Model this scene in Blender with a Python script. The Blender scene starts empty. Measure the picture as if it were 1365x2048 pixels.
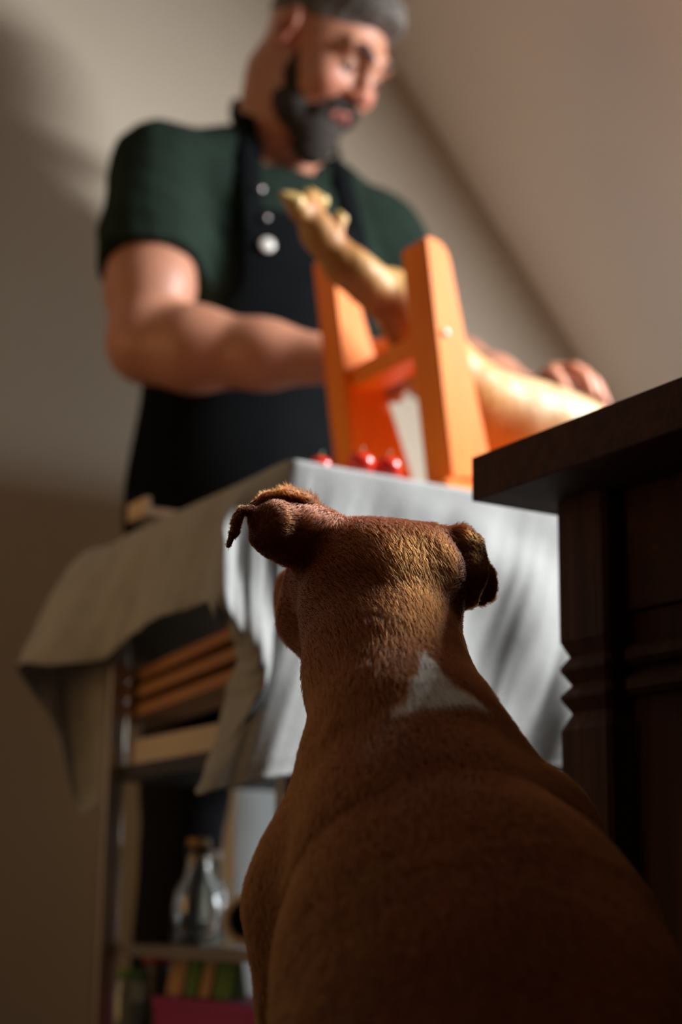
import bpy, bmesh, math, random
import numpy as np
from mathutils import Vector, Matrix
random.seed(7); rng = np.random.default_rng(11)
C = bpy.context.scene.collection
PI = math.pi
# ------------------------------------------------------------------ camera
W, H, FPX = 1365.0, 2048.0, 3350.0
YAW, PITCH, ROLL = math.radians(31), math.radians(13.85), math.radians(0.8)
CAM = np.array([0.0, 0.0, 0.30])
Fh = np.array([math.sin(YAW), math.cos(YAW), 0]); Rh = np.array([math.cos(YAW), -math.sin(YAW), 0]); Zh = np.array([0, 0, 1.0])
FW = Fh*math.cos(PITCH) + Zh*math.sin(PITCH); UP = Zh*math.cos(PITCH) - Fh*math.sin(PITCH)
XC = Rh*math.cos(ROLL) + UP*math.sin(ROLL); YC = UP*math.cos(ROLL) - Rh*math.sin(ROLL)
cam_d = bpy.data.cameras.new('camera'); cam = bpy.data.objects.new('camera', cam_d); C.objects.link(cam)
cam.matrix_world = Matrix(((XC[0], YC[0], -FW[0], CAM[0]), (XC[1], YC[1], -FW[1], CAM[1]), (XC[2], YC[2], -FW[2], CAM[2]), (0, 0, 0, 1)))
cam_d.sensor_fit = 'VERTICAL'; cam_d.sensor_height = 36; cam_d.lens = FPX/H*36; cam_d.clip_start = 0.02
cam_d.dof.use_dof = True; cam_d.dof.focus_distance = 1.19; cam_d.dof.aperture_fstop = 3.4
bpy.context.scene.camera = cam
# ------------------------------------------------------------------ light
sc = bpy.context.scene
world = bpy.data.worlds.new('world'); sc.world = world; world.use_nodes = True
world.node_tree.nodes['Background'].inputs[0].default_value = (0.6, 0.7, 0.8, 1)
world.node_tree.nodes['Background'].inputs[1].default_value = 0.02
sc.view_settings.view_transform = 'Standard'; sc.view_settings.look = 'None'
sc.view_settings.exposure = 0.0; sc.view_settings.gamma = 1.0; sc.view_settings.use_curve_mapping = False
SLOPE = 1.148; RX0, RZ0 = 1.73, 2.02            # attic slope: z = RZ0 - SLOPE (x - RX0)
def roof_z(x): return RZ0 - SLOPE*(x-RX0)
def area(name, loc, target, sx, sy, power, col):
    d = bpy.data.lights.new(name, 'AREA'); d.shape = 'RECTANGLE'; d.size = sx; d.size_y = sy; d.energy = power; d.color = col
    o = bpy.data.objects.new(name, d); C.objects.link(o); o.location = loc
    o.rotation_euler = (Vector(target)-Vector(loc)).to_track_quat('-Z', 'Y').to_euler(); return o
WX, WY, WW, WL = 2.065, 1.06, 0.70, 0.44         # roof window: centre x, centre y, width (y), length (down the slope)
rn = Vector((-SLOPE, 0, -1)).normalized()
wc = Vector((WX, WY, roof_z(WX)))
area('window_and_fill_light', wc + rn*0.03, wc + rn*1.0, WW-0.06, WL-0.06, 78, (0.97, 0.985, 1.0))
area('warm_fill', (-1.45, 2.1, 0.9), (1.0, 2.15, 0.8), 0.8, 1.3, 1.7, (1.0, 0.54, 0.20)).data.spread = math.radians(62)  # warm fill lamp, added out of view on the left
W2X, W2Y, W2W, W2L = 2.85, 1.80, 0.46, 0.50          # lower roof window, unseen, added to brighten the cabinet
wc2 = Vector((W2X, W2Y, roof_z(W2X)))
area('window_and_fill_light', wc2 + rn*0.03, wc2 + rn*1.0, W2W-0.06, W2L-0.06, 20, (0.88, 0.95, 1.0))  # cool fill lamp added low on the slope for the white cabinet
# ------------------------------------------------------------------ helpers
def P(px, py, x=None, y=None, z=None, D=None):
    d = XC*(px-W/2)/FPX + YC*(H/2-py)/FPX + FW
    if x is not None: t = (x-CAM[0])/d[0]
    elif y is not None: t = (y-CAM[1])/d[1]
    elif z is not None: t = (z-CAM[2])/d[2]
    else: t = D/np.dot(d, Fh)
    return CAM + d*t
def nrm(v): v = np.array(v, float); return v/np.linalg.norm(v)

def mat(name, col, rough=0.6, col2=None, scale=8.0, bump=0.0, bscale=60.0, metal=0.0, trans=0.0, spec=0.5, attr=None, wood=None, sss=0.0, sheen=0.0, coat=0.0, detail=4):
    m = bpy.data.materials.new(name); m.use_nodes = True; nt = m.node_tree; b = nt.nodes['Principled BSDF']
    b.inputs['Roughness'].default_value = rough; b.inputs['Metallic'].default_value = metal
    b.inputs['Transmission Weight'].default_value = trans; b.inputs['Specular IOR Level'].default_value = spec
    b.inputs['Sheen Weight'].default_value = sheen; b.inputs['Coat Weight'].default_value = coat
    if sss: b.inputs['Subsurface Weight'].default_value = sss; b.inputs['Subsurface Radius'].default_value = (0.012, 0.004, 0.002); b.inputs['Subsurface Scale'].default_value = 1.0
    tc = nt.nodes.new('ShaderNodeTexCoord'); mp = nt.nodes.new('ShaderNodeMapping'); nt.links.new(tc.outputs['Object'], mp.inputs[0])
    if wood: mp.inputs['Scale'].default_value = wood
    nz = nt.nodes.new('ShaderNodeTexNoise'); nz.inputs['Scale'].default_value = scale; nz.inputs['Detail'].default_value = detail
    nt.links.new(mp.outputs[0], nz.inputs['Vector'])
    rp = nt.nodes.new('ShaderNodeMapRange'); rp.inputs[1].default_value = 0.3; rp.inputs[2].default_value = 0.7
    nt.links.new(nz.outputs[0], rp.inputs[0])
    mx = nt.nodes.new('ShaderNodeMix'); mx.data_type = 'RGBA'; nt.links.new(rp.outputs[0], mx.inputs[0])
    c2 = col2 if col2 else tuple(c*0.8 for c in col)
    mx.inputs[6].default_value = (*col, 1); mx.inputs[7].default_value = (*c2, 1)
    if attr:
        at = nt.nodes.new('ShaderNodeAttribute'); at.attribute_name = attr
        mm = nt.nodes.new('ShaderNodeMix'); mm.data_type = 'RGBA'; mm.blend_type = 'MULTIPLY'; mm.inputs[0].default_value = 1
        nt.links.new(mx.outputs[2], mm.inputs[6]); nt.links.new(at.outputs['Color'], mm.inputs[7]); nt.links.new(mm.outputs[2], b.inputs['Base Color'])
    else: nt.links.new(mx.outputs[2], b.inputs['Base Color'])
    if bump:
        n2 = nt.nodes.new('ShaderNodeTexNoise'); n2.inputs['Scale'].default_value = bscale; n2.inputs['Detail'].default_value = 5
        nt.links.new(mp.outputs[0], n2.inputs['Vector'])
        bp = nt.nodes.new('ShaderNodeBump'); bp.inputs['Strength'].default_value = bump; bp.inputs['Distance'].default_value = 0.003
        nt.links.new(n2.outputs[0], bp.inputs['Height']); nt.links.new(bp.outputs[0], b.inputs['Normal'])
    return m

def link(name, me, m, parent=None, smooth=False):
    me.materials.append(m)
    if smooth: me.shade_smooth()
    o = bpy.data.objects.new(name, me); C.objects.link(o)
    if parent is not None:
        o.parent = parent; o.matrix_parent_inverse = Matrix.Translation(parent.location).inverted() if parent.type == 'EMPTY' else Matrix()
        if parent.type != 'EMPTY': o.matrix_parent_inverse = parent.matrix_world.inverted()
    return o
def mesh_pd(name, v, f, m, parent=None, smooth=False):
    me = bpy.data.meshes.new(name); me.from_pydata([tuple(map(float, p)) for p in v], [], [tuple(map(int, q)) for q in f]); me.update()
    return link(name, me, m, parent, smooth)
def bmobj(name, bm, m, parent=None, smooth=False):
    me = bpy.data.meshes.new(name); bmesh.ops.recalc_face_normals(bm, faces=bm.faces); bm.to_mesh(me); bm.free()
    return link(name, me, m, parent, smooth)
def box_bm(lo, hi, bev=0.0, seg=2):
    bm = bmesh.new(); bmesh.ops.create_cube(bm, size=1.0)
    lo, hi = Vector(lo), Vector(hi)
    for v in bm.verts: v.co = Vector([lo[i] + (v.co[i]+0.5)*(hi[i]-lo[i]) for i in range(3)])
    if bev: bmesh.ops.bevel(bm, geom=bm.edges[:], offset=bev, segments=seg, affect='EDGES', profile=0.5)
    return bm
def box(name, lo, hi, m, parent=None, bev=0.0, seg=2): return bmobj(name, box_bm(lo, hi, bev, seg), m, parent)
def prism(name, poly, axis, a, b, m, parent=None, bev=0.0):
    """poly of (p,q) in the plane normal to axis, extruded a..b"""
    bm = bmesh.new()
    def pt(p, q, t): return {'x': (t, p, q), 'y': (p, t, q), 'z': (p, q, t)}[axis]
    v0 = [bm.verts.new(pt(p, q, a)) for p, q in poly]; v1 = [bm.verts.new(pt(p, q, b)) for p, q in poly]
    bm.faces.new(v0); bm.faces.new(v1[::-1]); n = len(poly)
    for i in range(n): bm.faces.new((v0[i], v1[i], v1[(i+1) % n], v0[(i+1) % n]))
    bmesh.ops.recalc_face_normals(bm, faces=bm.faces)
    if bev: bmesh.ops.bevel(bm, geom=bm.edges[:], offset=bev, segments=2, affect='EDGES')
    return bmobj(name, bm, m, parent)
def lathe(name, prof, c, m, parent=None, n=32, axis=None):
    v, f = [], []
    for r, z in prof:
        for k in range(n): v.append((r*math.cos(2*PI*k/n), r*math.sin(2*PI*k/n), z))
    for i in range(len(prof)-1):
        for k in range(n): f.append((i*n+k, i*n+(k+1) % n, (i+1)*n+(k+1) % n, (i+1)*n+k))
    v = np.array(v)
    if axis is not None:
        q = Vector((0, 0, 1)).rotation_difference(Vector(axis)).to_matrix(); v = v @ np.array(q).T
    v = v + np.array(c)
    bm = bmesh.new(); vs = [bm.verts.new(p) for p in v]
    for q in f: bm.faces.new([vs[i] for i in q])
    bmesh.ops.remove_doubles(bm, verts=bm.verts, dist=1e-6)
    return bmobj(name, bm, m, parent, True)
def tube(name, pts, r, m, parent=None, n=10, flat=None):
    """swept tube; flat=(axis vector, factor) squashes the section"""
    pts = [np.array(p, float) for p in pts]; N = len(pts); rs = r if hasattr(r, '__len__') else [r]*N
    v, f = [], []; ref = np.array([0.13, 0.31, 0.94])
    for i, p in enumerate(pts):
        t = nrm(pts[min(i+1, N-1)] - pts[max(i-1, 0)]); fx = None if flat is None else (flat[0][i] if isinstance(flat[0], list) else np.array(flat[0], float)); a = nrm(np.cross(t, ref)) if flat is None else nrm(fx-t*np.dot(t, fx)); b = np.cross(t, a)
        fa = 1.0 if flat is None else flat[1]
        for k in range(n): v.append(p + rs[i]*(math.cos(2*PI*k/n)*a*fa + math.sin(2*PI*k/n)*b))
    for i in range(N-1):
        for k in range(n): f.append((i*n+k, i*n+(k+1) % n, (i+1)*n+(k+1) % n, (i+1)*n+k))
    f.append(tuple(range(n))[::-1]); f.append(tuple((N-1)*n+k for k in range(n)))
    bm = bmesh.new(); vs = [bm.verts.new(p) for p in v]
    for q in f: bm.faces.new([vs[i] for i in q])
    return bmobj(name, bm, m, parent, True)
def catmull(pts, n):
    pts = np.array(pts, float); N = len(pts); out = []
    for s in np.linspace(0, N-1, n):
        i = min(int(s), N-2); t = s-i; p0 = pts[max(i-1, 0)]; p1 = pts[i]; p2 = pts[i+1]; p3 = pts[min(i+2, N-1)]
        out.append(0.5*((2*p1)+(-p0+p2)*t+(2*p0-5*p1+4*p2-p3)*t*t+(-p0+3*p1-3*p2+p3)*t**3))
    return np.array(out)
def tag(o, label=None, cat=None, group=None, kind=None):
    if label: o['label'] = label
    if cat: o['category'] = cat
    if group: o['group'] = group
    if kind: o['kind'] = kind
    return o
def thing(name, label, cat, loc, group=None):
    o = bpy.data.objects.new(name, None); C.objects.link(o); o.location = [float(a) for a in loc]; o.empty_display_size = 0.05
    return tag(o, label, cat, group)
def copy_tree(root, delta, label=None):
    r = root.copy(); C.objects.link(r); r.location = root.location + Vector(delta)
    if label: r['label'] = label
    for ch in list(root.children):
        c = ch.copy(); C.objects.link(c); c.parent = r
        for g in list(ch.children):
            d = g.copy(); C.objects.link(d); d.parent = c
    return r

# ------------------------------------------------------------------ implicit surfaces
class SDF:
    def __init__(s): s.p = []
    def ell(s, c, r, rot=None, k=0.02, op='u'): s.p.append(('e', np.array(c, float), np.array(r if hasattr(r, '__len__') else (r, r, r), float), None if rot is None else np.array(rot, float), k, op)); return s
    def cone(s, a, b, ra, rb, k=0.02, op='u', fl=None): s.p.append(('c', np.array(a, float), np.array(b, float), ra, rb, fl, k, op)); return s
    def chain(s, pts, rs, k=0.02, op='u'):
        for i in range(len(pts)-1): s.cone(pts[i], pts[i+1], rs[i], rs[i+1], k, op)
        return s
    def plane(s, c, n, k=0.004): s.p.append(('h', np.array(c, float), nrm(n), k, 'i')); return s   # keeps the side opposite n
    def ev(s, X):
        d = np.full(len(X), 9.0)
        for q in s.p:
            if q[0] == 'e':
                L = X-q[1]
                if q[3] is not None: L = L @ q[3]          # rot columns are the local axes
                k0 = np.sqrt(((L/q[2])**2).sum(1))+1e-9; k1 = np.sqrt(((L/q[2]**2)**2).sum(1))+1e-9
                di = k0*(k0-1)/k1; k, op = q[4], q[5]
            elif q[0] == 'c':
                ab = q[2]-q[1]; h = np.clip((X-q[1]) @ ab/np.dot(ab, ab), 0, 1); L = X-q[1]-h[:, None]*ab
                if q[5] is not None:
                    ax = nrm(q[5][0]); g = L @ ax; L = L + (g/q[5][1]-g)[:, None]*ax
                di = np.sqrt((L**2).sum(1)) - (q[3]+(q[4]-q[3])*h); k, op = q[6], q[7]
            else: di = (X-q[1]) @ q[2]; k, op = q[3], q[4]
            if op == 'u': hh = np.clip(0.5+0.5*(d-di)/k, 0, 1); d = d+(di-d)*hh-k*hh*(1-hh)
            elif op == 's': di = -di; hh = np.clip(0.5-0.5*(d-di)/k, 0, 1); d = d+(di-d)*hh+k*hh*(1-hh)
            else: hh = np.clip(0.5-0.5*(d-di)/k, 0, 1); d = d+(di-d)*hh+k*hh*(1-hh)
        return d
    def bounds(s):
        lo = np.full(3, 9.); hi = -lo
        for q in s.p:
            if q[-1] != 'u': continue
            if q[0] == 'e': r = q[2].max(); lo = np.minimum(lo, q[1]-r); hi = np.maximum(hi, q[1]+r)
            else:
                r = max(q[3], q[4])
                for e in (q[1], q[2]): lo = np.minimum(lo, e-r); hi = np.maximum(hi, e+r)
        return lo, hi
def grad(f, X, e=5e-4):
    g = np.stack([f(X+np.eye(3)[i]*e)-f(X-np.eye(3)[i]*e) for i in range(3)], 1)/(2*e)
    return g
def surf(sdf, h, extra=None, iters=3):
    """surface nets over a narrow band, then projected on the true surface"""
    f = sdf.ev if extra is None else (lambda X: extra(X, sdf.ev(X)))
    lo, hi = sdf.bounds(); lo = lo-5*h; hi = hi+5*h; B = 4
    n = (np.ceil((hi-lo)/(h*B)).astype(int))+1
    ax = [lo[i]+np.arange(n[i])*h*B + h*B/2 for i in range(3)]
    G = np.stack(np.meshgrid(*ax, indexing='ij'), -1).reshape(-1, 3)
    dc = f(G).reshape(n)
    near = np.abs(dc) < h*B*1.35+h
    V = np.repeat(np.repeat(np.repeat(dc, B, 0), B, 1), B, 2); M = np.repeat(np.repeat(np.repeat(near, B, 0), B, 1), B, 2)
    idx = np.argwhere(M); V[M] = f(lo+idx*h)
    S = V < 0; N = np.array(V.shape)
    corners = [(i, j, k) for i in (0, 1) for j in (0, 1) for k in (0, 1)]
    def sl(A, c): return A[c[0]:N[0]-1+c[0], c[1]:N[1]-1+c[1], c[2]:N[2]-1+c[2]]
    cnt = sum(sl(S, c).astype(int) for c in corners); act = (cnt > 0) & (cnt < 8)
    ci = np.argwhere(act); acc = np.zeros((len(ci), 3)); num = np.zeros(len(ci))
    for a in corners:
        for d in range(3):
            if a[d] == 1: continue
            b = list(a); b[d] = 1
            va = V[tuple((ci+a).T)]; vb = V[tuple((ci+b).T)]; cr = (va < 0) != (vb < 0)
            t = np.where(cr, va/np.where(cr, va-vb, 1), 0); p = ci+np.array(a)+0.0; p[:, d] += t
            acc += np.where(cr[:, None], p, 0); num += cr
    X = lo + acc/num[:, None]*h
    vid = np.full(act.shape, -1); vid[act] = np.arange(len(ci))
    F = []
    for d in range(3):
        e1, e2 = (d+1) % 3, (d+2) % 3
        sA = [slice(1, N[i]-1) for i in range(3)]; sA[d] = slice(0, N[d]-1); sB = list(sA); sB[d] = slice(1, N[d])
        A = S[tuple(sA)]; Bq = S[tuple(sB)]; ed = np.argwhere(A != Bq); flip = A[tuple(ed.T)]
        off = np.ones(3, int); off[d] = 0; q = ed+off
        def cv(o1, o2): r = q.copy(); r[:, e1] -= o1; r[:, e2] -= o2; return vid[tuple(r.T)]
        Q = np.stack([cv(1, 1), cv(0, 1), cv(0, 0), cv(1, 0)], 1)
        F.append(np.where(flip[:, None], Q, Q[:, ::-1]))
    F = np.concatenate(F)
    for _ in range(iters):
        d = f(X); g = grad(f, X); X = X - np.clip(d, -h, h)[:, None]*g/np.maximum((g**2).sum(1), 0.2)[:, None]
    return X, F
def npmesh(name, X, F, m, parent=None, col=None):
    me = bpy.data.meshes.new(name); me.vertices.add(len(X)); me.vertices.foreach_set('co', X.astype(np.float32).ravel())
    me.loops.add(F.size); me.loops.foreach_set('vertex_index', F.astype(np.int32).ravel())
    me.polygons.add(len(F)); me.polygons.foreach_set('loop_start', np.arange(0, F.size, 4, dtype=np.int32)); me.update(calc_edges=True); me.validate()
    if col is not None:
        a = me.color_attributes.new('col', 'FLOAT_COLOR', 'POINT'); a.data.foreach_set('color', np.concatenate([col, np.ones((len(col), 1))], 1).astype(np.float32).ravel())
    return link(name, me, m, parent, True)
def sfn(x, a, b): t = np.clip((x-a)/(b-a), 0, 1); return t*t*(3-2*t)
def vnoise(X, s, seed=0):
    """cheap smooth value noise, several sines"""
    r = np.random.default_rng(seed); o = np.zeros(len(X))
    for _ in range(7): k = r.normal(size=3)*s; o += np.sin(X @ k + r.uniform(0, 6.28))
    return o/7

# ------------------------------------------------------------------ materials
M = dict(
 plaster=mat('plaster', (0.58, 0.50, 0.395), 0.9, (0.55, 0.47, 0.37), 3, 0.25, 40),
 slope=mat('slope_plaster', (0.82, 0.76, 0.70), 0.9, (0.79, 0.73, 0.67), 3, 0.25, 40),
 darkwall=mat('dark_low_bounce_wall', (0.09, 0.06, 0.04), 0.8),  # unseen walls, made dark to cut bounce light
 floor=mat('floor_wood', (0.035, 0.017, 0.010), 0.5, (0.025, 0.012, 0.007), 6, 0.2, 30, wood=(1, 10, 1)),
 white=mat('white_lacquer', (0.82, 0.86, 0.86), 0.4, (0.79, 0.83, 0.83), 5),
 darkwood=mat('dark_stained_wood', (0.115, 0.040, 0.018), 0.42, (0.045, 0.017, 0.009), 9, 0.5, 30, wood=(1, 1, 1)),
 dw_x=mat('dark_wood_along', (0.085, 0.030, 0.014), 0.65, (0.045, 0.017, 0.009), 5, 0.35, 12, wood=(1, 12, 12), spec=0.2),
 dw_z=mat('dark_wood_upright', (0.085, 0.030, 0.015), 0.65, (0.038, 0.015, 0.008), 5, 0.5, 14, wood=(14, 14, 1), spec=0.2),
 orange=mat('varnished_pine', (0.90, 0.25, 0.014), 0.5, (0.80, 0.18, 0.010), 4, 0.05, 10, wood=(9, 9, 1), spec=0.25),
 linen=mat('linen_cloth', (0.35, 0.355, 0.345), 0.9, (0.30, 0.305, 0.295), 30, 0.5, 420),
 metal=mat('brushed_steel', (0.40, 0.35, 0.30), 0.38, metal=0.9),
 blackmetal=mat('black_steel', (0.02, 0.02, 0.02), 0.5),
 board=mat('beech_board', (0.42, 0.20, 0.08), 0.6, (0.30, 0.13, 0.05), 5, 0.1, 10, wood=(12, 1, 12)),
 paleboard=mat('pale_ply', (0.60, 0.45, 0.28), 0.6, (0.52, 0.38, 0.22), 5, wood=(1, 8, 8)),
 cream=mat('cream_plastic', (0.55, 0.47, 0.36), 0.6),
 skin=mat('skin', (0.92, 0.92, 0.92), 0.5, (0.82, 0.80, 0.78), 30, 0.15, 180, attr='col', sss=0.12),
 tshirt=mat('green_cotton', (0.016, 0.028, 0.020), 0.95, (0.012, 0.022, 0.016), 20, 0.4, 500, spec=0.1),
 apron=mat('black_canvas', (0.005, 0.006, 0.007), 0.95, (0.0035, 0.0045, 0.005), 20, 0.4, 500, spec=0.05),
 trousers=mat('black_trousers', (0.010, 0.010, 0.012), 0.95, spec=0.15),
 hair=mat('greying_hair', (0.15, 0.13, 0.115), 0.8, (0.05, 0.04, 0.033), 90, 0.9, 220),
 beard=mat('greying_beard', (0.040, 0.030, 0.024), 0.9, (0.010, 0.007, 0.005), 120, 1.0, 260),
 brow=mat('dark_brow', (0.03, 0.018, 0.012), 0.8),
 lip=mat('lip', (0.45, 0.16, 0.13), 0.5),
 eye=mat('eye', (0.6, 0.58, 0.55), 0.15), pupil=mat('iris', (0.03, 0.015, 0.01), 0.1),
 button=mat('pearl_button', (0.8, 0.78, 0.74), 0.25), snap=mat('steel_snap', (0.3, 0.27, 0.27), 0.3, metal=1),
 ham=mat('ham_fat', (0.85, 0.85, 0.85), 0.5, (0.66, 0.58, 0.48), 22, 0.5, 60, attr='col', spec=0.3),
 hoof=mat('pale_hoof', (0.62, 0.45, 0.16), 0.35, (0.42, 0.28, 0.09), 30, 0.2, 60),
 tomato=mat('tomato_skin', (0.75, 0.035, 0.015), 0.15, (0.62, 0.025, 0.012), 10), stem=mat('green_stem', (0.07, 0.14, 0.03), 0.6),
 blade=mat('knife_steel', (0.5, 0.5, 0.5), 0.2, metal=1), handle=mat('black_handle', (0.02, 0.02, 0.02), 0.4),
 glass=mat('clear_glass', (0.95, 0.97, 0.96), 0.03, (0.95, 0.97, 0.96), trans=1.0),
 frost=mat('jar_glass', (0.75, 0.85, 0.78), 0.12, trans=0.85),
 red=mat('red_lid', (0.30, 0.010, 0.008), 0.35), green=mat('green_pack', (0.10, 0.20, 0.03), 0.5), kraft=mat('kraft_label', (0.45, 0.27, 0.12), 0.7),
 purple=mat('magenta_box', (0.34, 0.035, 0.16), 0.5), olive=mat('pickles', (0.14, 0.15, 0.03), 0.6), black=mat('black_matt', (0.01, 0.01, 0.01), 0.7),
 coat_=mat('dog_coat', (0.9, 0.9, 0.9), 0.7, (0.7, 0.7, 0.7), 60, 0.8, 300, attr='col', spec=0.2),
 nose=mat('dog_nose', (0.02, 0.014, 0.012), 0.3),
)
# ------------------------------------------------------------------ the attic room
YW = 2.66
def quadobj(name, pts, m): return tag(mesh_pd(name, pts, [tuple(range(len(pts)))], m), kind='structure')
XL, XR, YF, ZC = -1.7, RX0+RZ0/SLOPE, -1.9, 2.62
xt = RX0-(ZC-RZ0)/SLOPE
tag(box('floor', (XL-0.1, YF-0.1, -0.08), (XR+0.1, YW+0.1, 0), M['floor']), kind='structure')
tag(box('wall_back', (XL-0.1, YW, 0), (XR+0.1, YW+0.12, ZC+0.1), M['plaster']), kind='structure')
tag(box('wall_front', (XL-0.1, YF-0.12, 0), (XR+0.1, YF, ZC+0.1), M['darkwall']), kind='structure')
tag(box('wall_left', (XL-0.12, YF, 0), (XL, YW, ZC+0.1), M['darkwall']), kind='structure')
tag(box('ceiling', (XL-0.1, YF-0.1, ZC), (xt+0.02, YW+0.1, ZC+0.1), M['plaster']), kind='structure')
# sloped side with the roof window's opening: strips round the hole, each with thickness
nx, nz = SLOPE/math.hypot(SLOPE, 1), 1/math.hypot(SLOPE, 1)
def slope_slab(bm, x0, x1, y0, y1, th=0.12):
    v = []
    for t in (0, th):
        for (x, y) in ((x0, y0), (x1, y0), (x1, y1), (x0, y1)): v.append(bm.verts.new((x+nx*t, y, roof_z(x)+nz*t)))
    for q in ((0, 1, 2, 3), (7, 6, 5, 4), (0, 4, 5, 1), (1, 5, 6, 2), (2, 6, 7, 3), (3, 7, 4, 0)): bm.faces.new([v[i] for i in q])
WINS = [(WX, WY, WW, WL/2*nz, wc), (W2X, W2Y, W2W, W2L/2*nz, wc2)]  # the second opening is added to house the cabinet's fill lamp
bm = bmesh.new()
ys = sorted([YF, YW]+[w_[1]+q*w_[2]/2 for w_ in WINS for q in (-1, 1)])
for y0, y1 in zip(ys[:-1], ys[1:]):
    ym = (y0+y1)/2; xs = [xt-0.01]
    for w_ in WINS:
        if abs(ym-w_[1]) < w_[2]/2: xs += [w_[0]-w_[3], w_[0]+w_[3]]
    xs.append(XR)
    for k in range(0, len(xs), 2): slope_slab(bm, xs[k], xs[k+1], y0, y1)
tag(bmobj('wall_right', bm, M['slope']), kind='structure')
for n_, (wx, wy, ww, dx, wc_) in enumerate(WINS):
    wn = tag(bpy.data.objects.new('window_%d' % (n_+1), None), kind='structure'); C.objects.link(wn); wn.location = wc_
    bm = bmesh.new()
    for a0, a1, b0, b1 in ((-dx, -dx+0.03, -ww/2, ww/2), (dx-0.03, dx, -ww/2, ww/2), (-dx, dx, -ww/2, -ww/2+0.03), (-dx, dx, ww/2-0.03, ww/2)):
        slope_slab(bm, wx+a0, wx+a1, wy+b0, wy+b1, 0.10)
    bmobj('window_frame', bm, M['white'], wn)
    bm = bmesh.new(); v = [bm.verts.new((x+nx*0.08, y, roof_z(x)+nz*0.08)) for x, y in ((wx-dx, wy-ww/2), (wx+dx, wy-ww/2), (wx+dx, wy+ww/2), (wx-dx, wy+ww/2))]; bm.faces.new(v)
    bmobj('pane', bm, M['glass'], wn)
tag(box('baseboard_back', (XL, YW-0.015, 0), (XR-0.1, YW, 0.07), M['white']), kind='structure')

# ------------------------------------------------------------------ dark carved table
TZ = 0.72
tc = P(943, 915, z=TZ); tx, ty = tc[0], tc[1]; TH = 0.042
t = thing('carved_table', 'dark brown stained wooden table with carved square leg, standing beside the dog', 'table', (tx+0.5, ty-0.5, 0))
TLX, TLY = 1.35, 0.78
box('tabletop', (tx, ty-TLY, TZ-TH), (tx+TLX, ty, TZ), M['dw_x'], t, 0.0015)
def carved_leg(cx, cy, s=0.034):
    """square leg, flat faces, with three grooves of diamond section"""
    prof = [(0.0, s*0.8), (0.05, s*0.8), (0.055, s*0.97)]
    for z0, k in ((TZ-0.212, 0.72),):
        prof += [(z0-0.055*k, s), (z0-0.035*k, s*0.80), (z0-0.033*k, s*0.80), (z0-0.017*k, s), (z0-0.012*k, s), (z0-0.0, s*0.80), (z0+0.002*k, s*0.80), (z0+0.018*k, s), (z0+0.023*k, s), (z0+0.036*k, s*0.82), (z0+0.04*k, s*0.86), (z0+0.055*k, s)]
    prof += [(TZ-TH-0.012, s), (TZ-TH-0.001, s)]
    bm = bmesh.new(); rings = []
    for z, r in prof:
        ch = 0.004; q = [(-r+ch, -r), (r-ch, -r), (r, -r+ch), (r, r-ch), (r-ch, r), (-r+ch, r), (-r, r-ch), (-r, -r+ch)]
        rings.append([bm.verts.new((cx+a, cy+b, z)) for a, b in q])
    bm.faces.new(rings[0]); bm.faces.new(rings[-1])
    for i in range(len(rings)-1):
        for k in range(8): bm.faces.new((rings[i][k], rings[i][(k+1) % 8], rings[i+1][(k+1) % 8], rings[i+1][k]))
    return bmobj('leg', bm, M['dw_z'], t)
lx, ly = tx+0.098, ty-0.075
for cx, cy in ((lx, ly), (tx+TLX-0.098, ly), (lx, ty-TLY+0.085), (tx+TLX-0.098, ty-TLY+0.075)): carved_leg(cx, cy)
# aprons under the top
box('rail', (lx+0.034, ly-0.018, TZ-TH-0.11), (tx+TLX-0.152, ly+0.006, TZ-TH), M['dw_x'], t, 0.002)
box('rail', (lx+0.034, ty-TLY+0.08, TZ-TH-0.11), (tx+TLX-0.152, ty-TLY+0.104, TZ-TH), M['dw_x'], t, 0.002)
box('rail', (lx-0.012, ty-TLY+0.12, TZ-TH-0.11), (lx+0.012, ly-0.034, TZ-TH), M['dw_x'], t, 0.002)
box('rail', (tx+TLX-0.13, ty-TLY+0.12, TZ-TH-0.11), (tx+TLX-0.106, ly-0.034, TZ-TH), M['dw_x'], t, 0.002)
for sx, nm in ((lx, 1), (tx+TLX-0.098, -1)):
    box('side_panel', (sx-0.006, ty-TLY+0.110, 0.10), (sx+0.006, ly-0.0345, TZ-TH-0.111), M['dw_z'], t)
    for dz in (0.0, 0.026):
        bmm = box_bm((min(sx-nm*0.0062, sx-nm*0.020), ty-TLY+0.112, TZ-0.226+dz), (max(sx-nm*0.0062, sx-nm*0.020), ly-0.036, TZ-0.208+dz), 0.005, 1); bmobj('moulding', bmm, M['dw_x'], t)
box('back_panel', (lx+0.036, ly-0.006, 0.10), (tx+TLX-0.134, ly+0.004, TZ-TH-0.111), M['dw_x'], t)

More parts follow.
